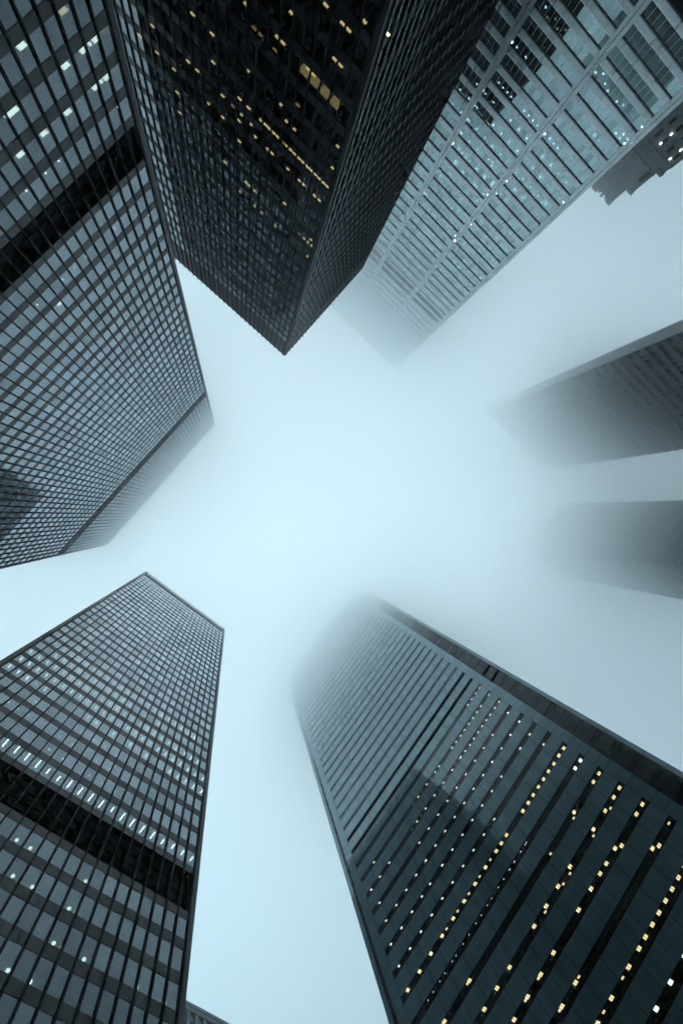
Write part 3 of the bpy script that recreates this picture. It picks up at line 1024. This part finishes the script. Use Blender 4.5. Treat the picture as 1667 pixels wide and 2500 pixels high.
z5 = ((0, 1360), .48466)
band_row = [(30, 935), (87, 970), (140, 1005), (195, 1040), (245, 1078), (297, 1115), (353, 1143), (407, 1177), (460, 1210), (512, 1243), (568, 1270), (618, 1307), (667, 1338), (718, 1370), (770, 1400), (820, 1432), (872, 1457), (920, 1488), (965, 1520)]
for n_, p_ in enumerate(band_row):                          # one fitting per bay, some turned off or half hidden
    lights(D, fD, 1, dD, flD, *z5, 'shortstrip' if n_ in (4, 5, 10, 15, 16, 17, 18) else 'strip', M_LAMP_CW, [p_])
lights(D, fD, 1, dD, flD, *z5, 'spot', M_LAMP_W, [(88, 1424), (155, 1465), (68, 1605), (165, 1660), (433, 1632), (350, 1770), (270, 1950), (42, 2083), (153, 2142), (422, 2035), (687, 2180), (828, 2255)])
lights(D, fD, 1, dD, flD, *z5, 'spot', M_LAMP_DIM, [(377, 1788), (302, 1975)])
lights(D, fD, 1, dD, flD, *z5, 'shortstrip', M_LAMP_CW, [
    (57, 545), (100, 575), (145, 605), (115, 508), (155, 535), (198, 563), (240, 592), (281, 620), (323, 650), (364, 677), (405, 703), (443, 732), (485, 757), (525, 785), (563, 812), (603, 838), (643, 863), (682, 888), (720, 915), (757, 940), (797, 967), (833, 993), (873, 1018), (910, 1042), (947, 1070), (983, 1095), (1022, 1115),
    (167, 470), (207, 500), (247, 526), (285, 552), (325, 580), (364, 607), (402, 633), (441, 660), (480, 687), (518, 711), (556, 737), (593, 763), (630, 790), (667, 815), (705, 840), (743, 864), (778, 887), (814, 912), (850, 937), (887, 963), (930, 990), (963, 1012), (996, 1033),
    (290, 492), (327, 518), (365, 545), (403, 571), (440, 600), (478, 625), (550, 668), (585, 692), (622, 720), (657, 742), (742, 798), (800, 838),
    (330, 462), (367, 487), (400, 512), (437, 537), (473, 565), (508, 585), (543, 608), (577, 632), (612, 657), (645, 680), (680, 703), (714, 725), (748, 748), (782, 770), (815, 795), (850, 818), (882, 840), (915, 862), (948, 885), (980, 910),
    (232, 663), (448, 805), (488, 835), (572, 890), (657, 945), (736, 1000), (857, 1080), (896, 1105), (935, 1130), (975, 1155), (1015, 1180)])
lights(D, fD, 1, dD, flD, *z5, 'dot', M_LAMP_CW, [(305, 903), (368, 943), (250, 968), (318, 1015), (492, 1025), (555, 1065), (450, 1100), (516, 1140), (580, 1182), (530, 958), (590, 997), (413, 880), (475, 920), (95, 762), (147, 793), (48, 730), (185, 640), (185, 730), (700, 530), (640, 487), (668, 425), (755, 570), (870, 660), (900, 680), (935, 735), (1015, 790), (1005, 825), (600, 380), (520, 405), (590, 480)])

z2 = ((300, 0), .44643)
lights(B, fB, 1, dB, flB, *z2, 'panel', M_LAMP_Y, [(380, 62), (487, 163), (160, 130), (92, 185), (186, 272), (278, 360), (355, 315), (405, 360), (493, 313), (295, 483), (310, 597), (545, 495), (545, 615), (638, 583), (686, 630), (777, 720), (820, 765), (878, 203), (1018, 350), (1047, 377), (635, 700), (720, 783), (812, 873), (895, 955), (980, 1040)])
lights(B, fB, 1, dB, flB, *z2, 'panel', M_LAMP_Y, [(797, 745), (843, 790), (887, 835), (910, 855), (932, 877), (957, 897), (978, 920), (1000, 943), (1020, 963), (1043, 985), (1065, 1010), (1088, 1027), (1107, 1050), (1208, 105), (1240, 133), (1165, 295), (1197, 322), (637, 805), (960, 1020), (1042, 1100), (1063, 1123), (880, 1140), (1442, 183), (1112, 10), (560, 920), (673, 1030)])
lights(B, fB, 1, dB, flB, *z2, 'small', M_LAMP_Y, [(650, 618), (704, 658), (752, 700), (845, 180), (1315, 145), (922, 52), (788, 852), (868, 545), (890, 700), (933, 745), (690, 1045), (640, 1078), (720, 1075), (720, 1155), (760, 1190), (832, 1260), (960, 1305), (985, 1330), (1005, 1350), (1025, 1365), (1033, 1295), (1003, 1425), (1165, 838), (1137, 950), (672, 10), (468, 542), (685, 357)])
lights(B, fB, 1, dB, flB, *z2, 'panel', M_LAMP_DIM, [(602, 555), (878, 825), (718, 212), (748, 230), (828, 322), (950, 615)])
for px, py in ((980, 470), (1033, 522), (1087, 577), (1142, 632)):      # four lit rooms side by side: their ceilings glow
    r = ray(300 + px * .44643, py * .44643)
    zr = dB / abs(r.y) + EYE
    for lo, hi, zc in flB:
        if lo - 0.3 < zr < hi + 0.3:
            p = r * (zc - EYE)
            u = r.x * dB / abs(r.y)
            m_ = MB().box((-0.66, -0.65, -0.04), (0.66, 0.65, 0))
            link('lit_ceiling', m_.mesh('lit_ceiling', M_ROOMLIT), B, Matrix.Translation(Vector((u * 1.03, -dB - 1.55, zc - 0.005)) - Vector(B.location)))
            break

cc = ((1100, 200), .19133)
lights(Ct, fC, 1, dC, flC, *cc, 'downlight', M_LAMP_CW, [(330, 30), (610, 12), (663, 75), (718, 135), (768, 193), (120, 103), (228, 215), (440, 150), (333, 330), (25, 280), (130, 390), (230, 500), (332, 605), (434, 713), (531, 823), (628, 930), (136, 657), (237, 760), (335, 865), (525, 1070), (30, 788), (97, 858), (143, 910), (192, 960), (238, 1010), (332, 1107), (426, 1212), (520, 1306), (640, 662), (741, 777), (843, 882), (757, 493), (862, 610), (966, 722), (935, 370), (990, 432), (1045, 493), (1097, 555), (1200, 670), (1260, 720), (1308, 787), (1358, 845), (1048, 815), (1168, 953), (1270, 1060), (1368, 1175), (1468, 1280), (925, 970), (1041, 1103), (1137, 1212), (1236, 1317), (715, 1273), (808, 1377), (901, 1477), (920, 1243), (1015, 1346), (1108, 1452), (1203, 1555), (633, 1430), (152, 1150), (243, 1242), (332, 1336), (423, 1430), (55, 1048), (30, 1273), (1427, 1530), (545, 262), (540, 553)])
lights(Ct, fC, 1, dC, flC, *cc, 'downlight', M_LAMP_DIM, [(652, 380), (437, 440)])
lights(Ct, fC, 1, dC, flC, (1200, 0), .29783, 'downlight', M_LAMP_Y, [(397, 110), (452, 143), (520, 158), (533, 235), (602, 247), (558, 295), (985, 517), (1282, 170), (1152, 948)])
lights(Ct, fC, 1, dC, flC, (1200, 0), .29783, 'downlight', M_LAMP_CW, [(440, 60), (168, 350), (205, 388), (278, 470), (742, 235), (775, 290), (850, 597), (912, 608), (925, 685), (947, 745), (1022, 835), (1075, 862)])
lights(Ct, fC, 1, dC, flC, (1430, 200), .15115, 'downlight', M_LAMP_CW, [(135, 865), (207, 945), (475, 830), (545, 910), (600, 845), (663, 925), (615, 990), (890, 715)])
rr = random.Random(5)
for _ in range(70):                                          # fainter ones higher up, towards the cloud
    u = rr.uniform(-0.17, 0.10); zz = rr.uniform(0.84, 1.25)
    r = Vector((u / zz, -1 / zz, 1.0))
    q = project((r.x * 100, r.y * 100, 100 + EYE))
    lamp(Ct, fC, q[0], q[1], 1, dC, flC, 'downlight', M_LAMP_CW)

e1, e2, e3, e4, e5 = ((1000, 1850), .19133), ((850, 2100), .25510), ((1250, 1700), .26594), ((1250, 2100), .26594), ((1100, 1550), .19133)
W, Y = M_LAMP_E, M_LAMP_Y
LE = lambda crop, kind, mat, pts: lights(Et, fE, 0, dE, flE, *crop, kind, mat, pts)
LE(e1, 'small', W, [(1050, 50), (935, 220), (812, 395), (693, 577), (572, 755), (449, 935), (326, 1115), (200, 1300), (73, 1482), (1165, 240), (1045, 425), (922, 608), (797, 793), (670, 983), (541, 1170), (405, 1355), (1075, 783), (942, 980), (810, 1178), (676, 1378)])
LE(e1, 'pair', Y, [(1510, 575), (1440, 680), (1230, 985), (1165, 1090), (1100, 1190), (960, 1395)])
LE(e1, 'small', Y, [(1025, 1300), (885, 1510)])
LE(e1, 'dot', W, [(1478, 1070), (1450, 1085), (1400, 1180), (1320, 1300), (1300, 1300), (1256, 1400), (1240, 1395), (1175, 1520), (590, 80), (480, 240), (366, 405), (138, 735), (22, 903), (264, 267), (155, 425), (45, 582)])
LE(e1, 'small', W, [(830, 38), (713, 212), (597, 382), (478, 550), (360, 726), (238, 898), (118, 1077), (640, 5), (540, 155), (428, 316), (315, 478), (200, 645), (88, 808), (375, 108), (323, 182), (215, 338), (106, 497)])
LE(e2, 'small', W, [(385, 10), (295, 140), (210, 260), (240, 5), (740, 5), (645, 133), (548, 272), (450, 410), (350, 548), (290, 385), (890, 40), (778, 220), (695, 330), (600, 477), (498, 625), (395, 770), (1097, 55), (992, 205), (892, 355), (787, 508), (683, 660), (578, 815), (468, 972)])
LE(e2, 'pair', Y, [(1310, 65), (1210, 225), (1102, 385), (995, 545), (885, 702), (775, 863), (665, 1025), (550, 1190), (1138, 1112), (890, 1475), (1520, 990), (1395, 1178), (1270, 1368), (1545, 1455), (1145, 1555)])
LE(e2, 'small', Y, [(1250, 150), (1145, 310), (1035, 470), (925, 630), (1135, 1165), (890, 1530)])
LE(e2, 'dot', W, [(1525, 68), (1470, 160), (1418, 237), (1348, 333), (1310, 402), (1248, 492), (1200, 570), (1133, 673), (1075, 757), (1005, 865), (975, 930), (897, 1025), (848, 1098), (783, 1190), (733, 1265)])
LE(e3, 'small', W, [(60, 235), (158, 350), (70, 478), (285, 442)])
LE(e3, 'pair', Y, [(470, 475), (425, 545), (380, 618), (330, 688), (285, 760), (238, 830), (190, 905), (145, 975), (95, 1050), (793, 708), (742, 785), (565, 1063), (980, 840), (928, 925), (850, 1050), (742, 1220), (1190, 990), (1136, 1080), (940, 1395), (1000, 1370), (1282, 1395), (1343, 1370)])
LE(e3, 'square', M_LAMP_W, [(623, 588), (575, 660)])
LE(e3, 'small', Y, [(562, 1118), (900, 1028), (742, 1280), (1433, 1165), (350, 1445)])
LE(e3, 'dot', W, [(120, 1333), (100, 1345), (65, 1410), (55, 1405)])
LE(e4, 'pair', Y, [(527, 57), (415, 235), (302, 410), (188, 590), (860, 30), (803, 122), (715, 255), (598, 445), (357, 822), (235, 1012), (110, 1205), (548, 1082), (417, 1285), (287, 1490), (1508, 148), (1447, 250), (1385, 355), (1325, 465), (1260, 568), (1190, 675), (1130, 778), (1032, 938), (865, 1210), (725, 1425), (1565, 45)])
LE(e4, 'small', Y, [(527, 122), (466, 218), (300, 475), (235, 1080), (113, 1272), (603, 1065), (420, 1360), (977, 1040), (788, 1328)])
LE(e4, 'square', M_LAMP_W, [(1532, 832), (1395, 1062), (1257, 1292)])
LE(e5, 'small', W, [(365, 678), (315, 745), (263, 820), (215, 893), (483, 763), (380, 910), (330, 985), (278, 1060), (227, 1137), (174, 1212), (121, 1288), (67, 1365), (15, 1440), (612, 853), (558, 932), (500, 1020), (453, 1087), (398, 1165), (346, 1243), (292, 1323), (240, 1403), (182, 1482), (128, 1555), (723, 997), (530, 1277), (418, 1443), (871, 1110), (757, 1277), (644, 1447), (1005, 1270), (886, 1448), (1182, 1398)])
LE(e5, 'pair', Y, [(1438, 1445), (1375, 1537)])

# ------------------------------------------------------------------ air: thin haze round everything, and the low cloud that swallows the tops
def volume_mat(name, color, density, aniso):
    m, n, l = new_mat(name)
    n.remove(n['Principled BSDF'])
    v = n.new('ShaderNodeVolumePrincipled')
    v.inputs['Color'].default_value = (*color, 1)
    v.inputs['Density'].default_value = density
    v.inputs['Anisotropy'].default_value = aniso
    l.new(v.outputs[0], n['Material Output'].inputs['Volume'])
    return m, n, l, v


mh = volume_mat('haze', (0.9, 0.96, 1.0), 0.0003, 0.3)[0]
hz = MB().box((-2600, -2600, -1.6), (2600, 2600, 236.0))
link('haze', hz.mesh('haze', mh), kind='stuff')

def cloud_base(x, y):
    """Height of the ragged cloud base: lower over the streets to the -Y and +X sides, with wisps hanging from it."""
    v = mathutils.noise.noise(Vector((x / 95.0, y / 95.0, 3.1))) * 7.0 + mathutils.noise.noise(Vector((x / 50.0, y / 50.0, 8.7))) * 3.0
    return 131.0 + 0.085 * max(-220, min(120, y)) - 0.24 * max(0.0, min(x - 80.0, 90.0)) + v


def cloud_top(x, y, i):
    return 227.0 + 0.06 * max(-220, min(120, y)) - 0.08 * max(0.0, min(x - 80.0, 160.0)) - 0.3 * i


K_CL, CAP, NS = 0.00085, 0.050, 8
step = CAP / K_CL / NS
mcl = volume_mat('cloud', (0.962, 0.988, 1.0), CAP / NS, 0.35)[0]
GN, GS = 36, 40.0
for i in range(NS):
    zoff = (i + 0.5) * step
    v, f = [], []
    for iy in range(GN + 1):
        for ix in range(GN + 1):
            x, y = (ix - GN / 2) * GS + i * 0.3, (iy - GN / 2) * GS + i * 0.3
            wob = mathutils.noise.noise(Vector((x / 45.0, y / 45.0, 20.0 + i * 0.35))) * 4.0
            v.append((x, y, min(cloud_base(x, y) + zoff + wob, cloud_top(x, y, i) - 2)))
    W1 = GN + 1
    for iy in range(GN):
        for ix in range(GN):
            a0 = iy * W1 + ix
            f.append((a0, a0 + W1, a0 + W1 + 1, a0 + 1))
    ring = [ix for ix in range(GN)] + [GN + iy * W1 for iy in range(GN)] + [GN * W1 + ix for ix in range(GN, 0, -1)] + [iy * W1 for iy in range(GN, 0, -1)]
    k0 = len(v)
    v += [(v[j][0], v[j][1], cloud_top(v[j][0], v[j][1], i)) for j in ring]
    nr = len(ring)
    for q in range(nr):
        f.append((ring[q], ring[(q + 1) % nr], k0 + (q + 1) % nr, k0 + q))
    # the upper surface, sloping like the base
    inner = {}
    for iy in range(GN + 1):
        for ix in range(GN + 1):
            j = iy * W1 + ix
            if j in ring:
                inner[j] = k0 + ring.index(j)
            else:
                inner[j] = len(v)
                v.append((v[j][0], v[j][1], cloud_top(v[j][0], v[j][1], i)))
    for iy in range(GN):
        for ix in range(GN):
            a0 = iy * W1 + ix
            f.append((inner[a0], inner[a0 + 1], inner[a0 + W1 + 1], inner[a0 + W1]))
    me = bpy.data.meshes.new('low_cloud')
    me.from_pydata(v, [], f)
    me.materials.append(mcl)
    me.update()
    for p in me.polygons:
        p.use_smooth = False
    link('low_cloud', me, kind='stuff')
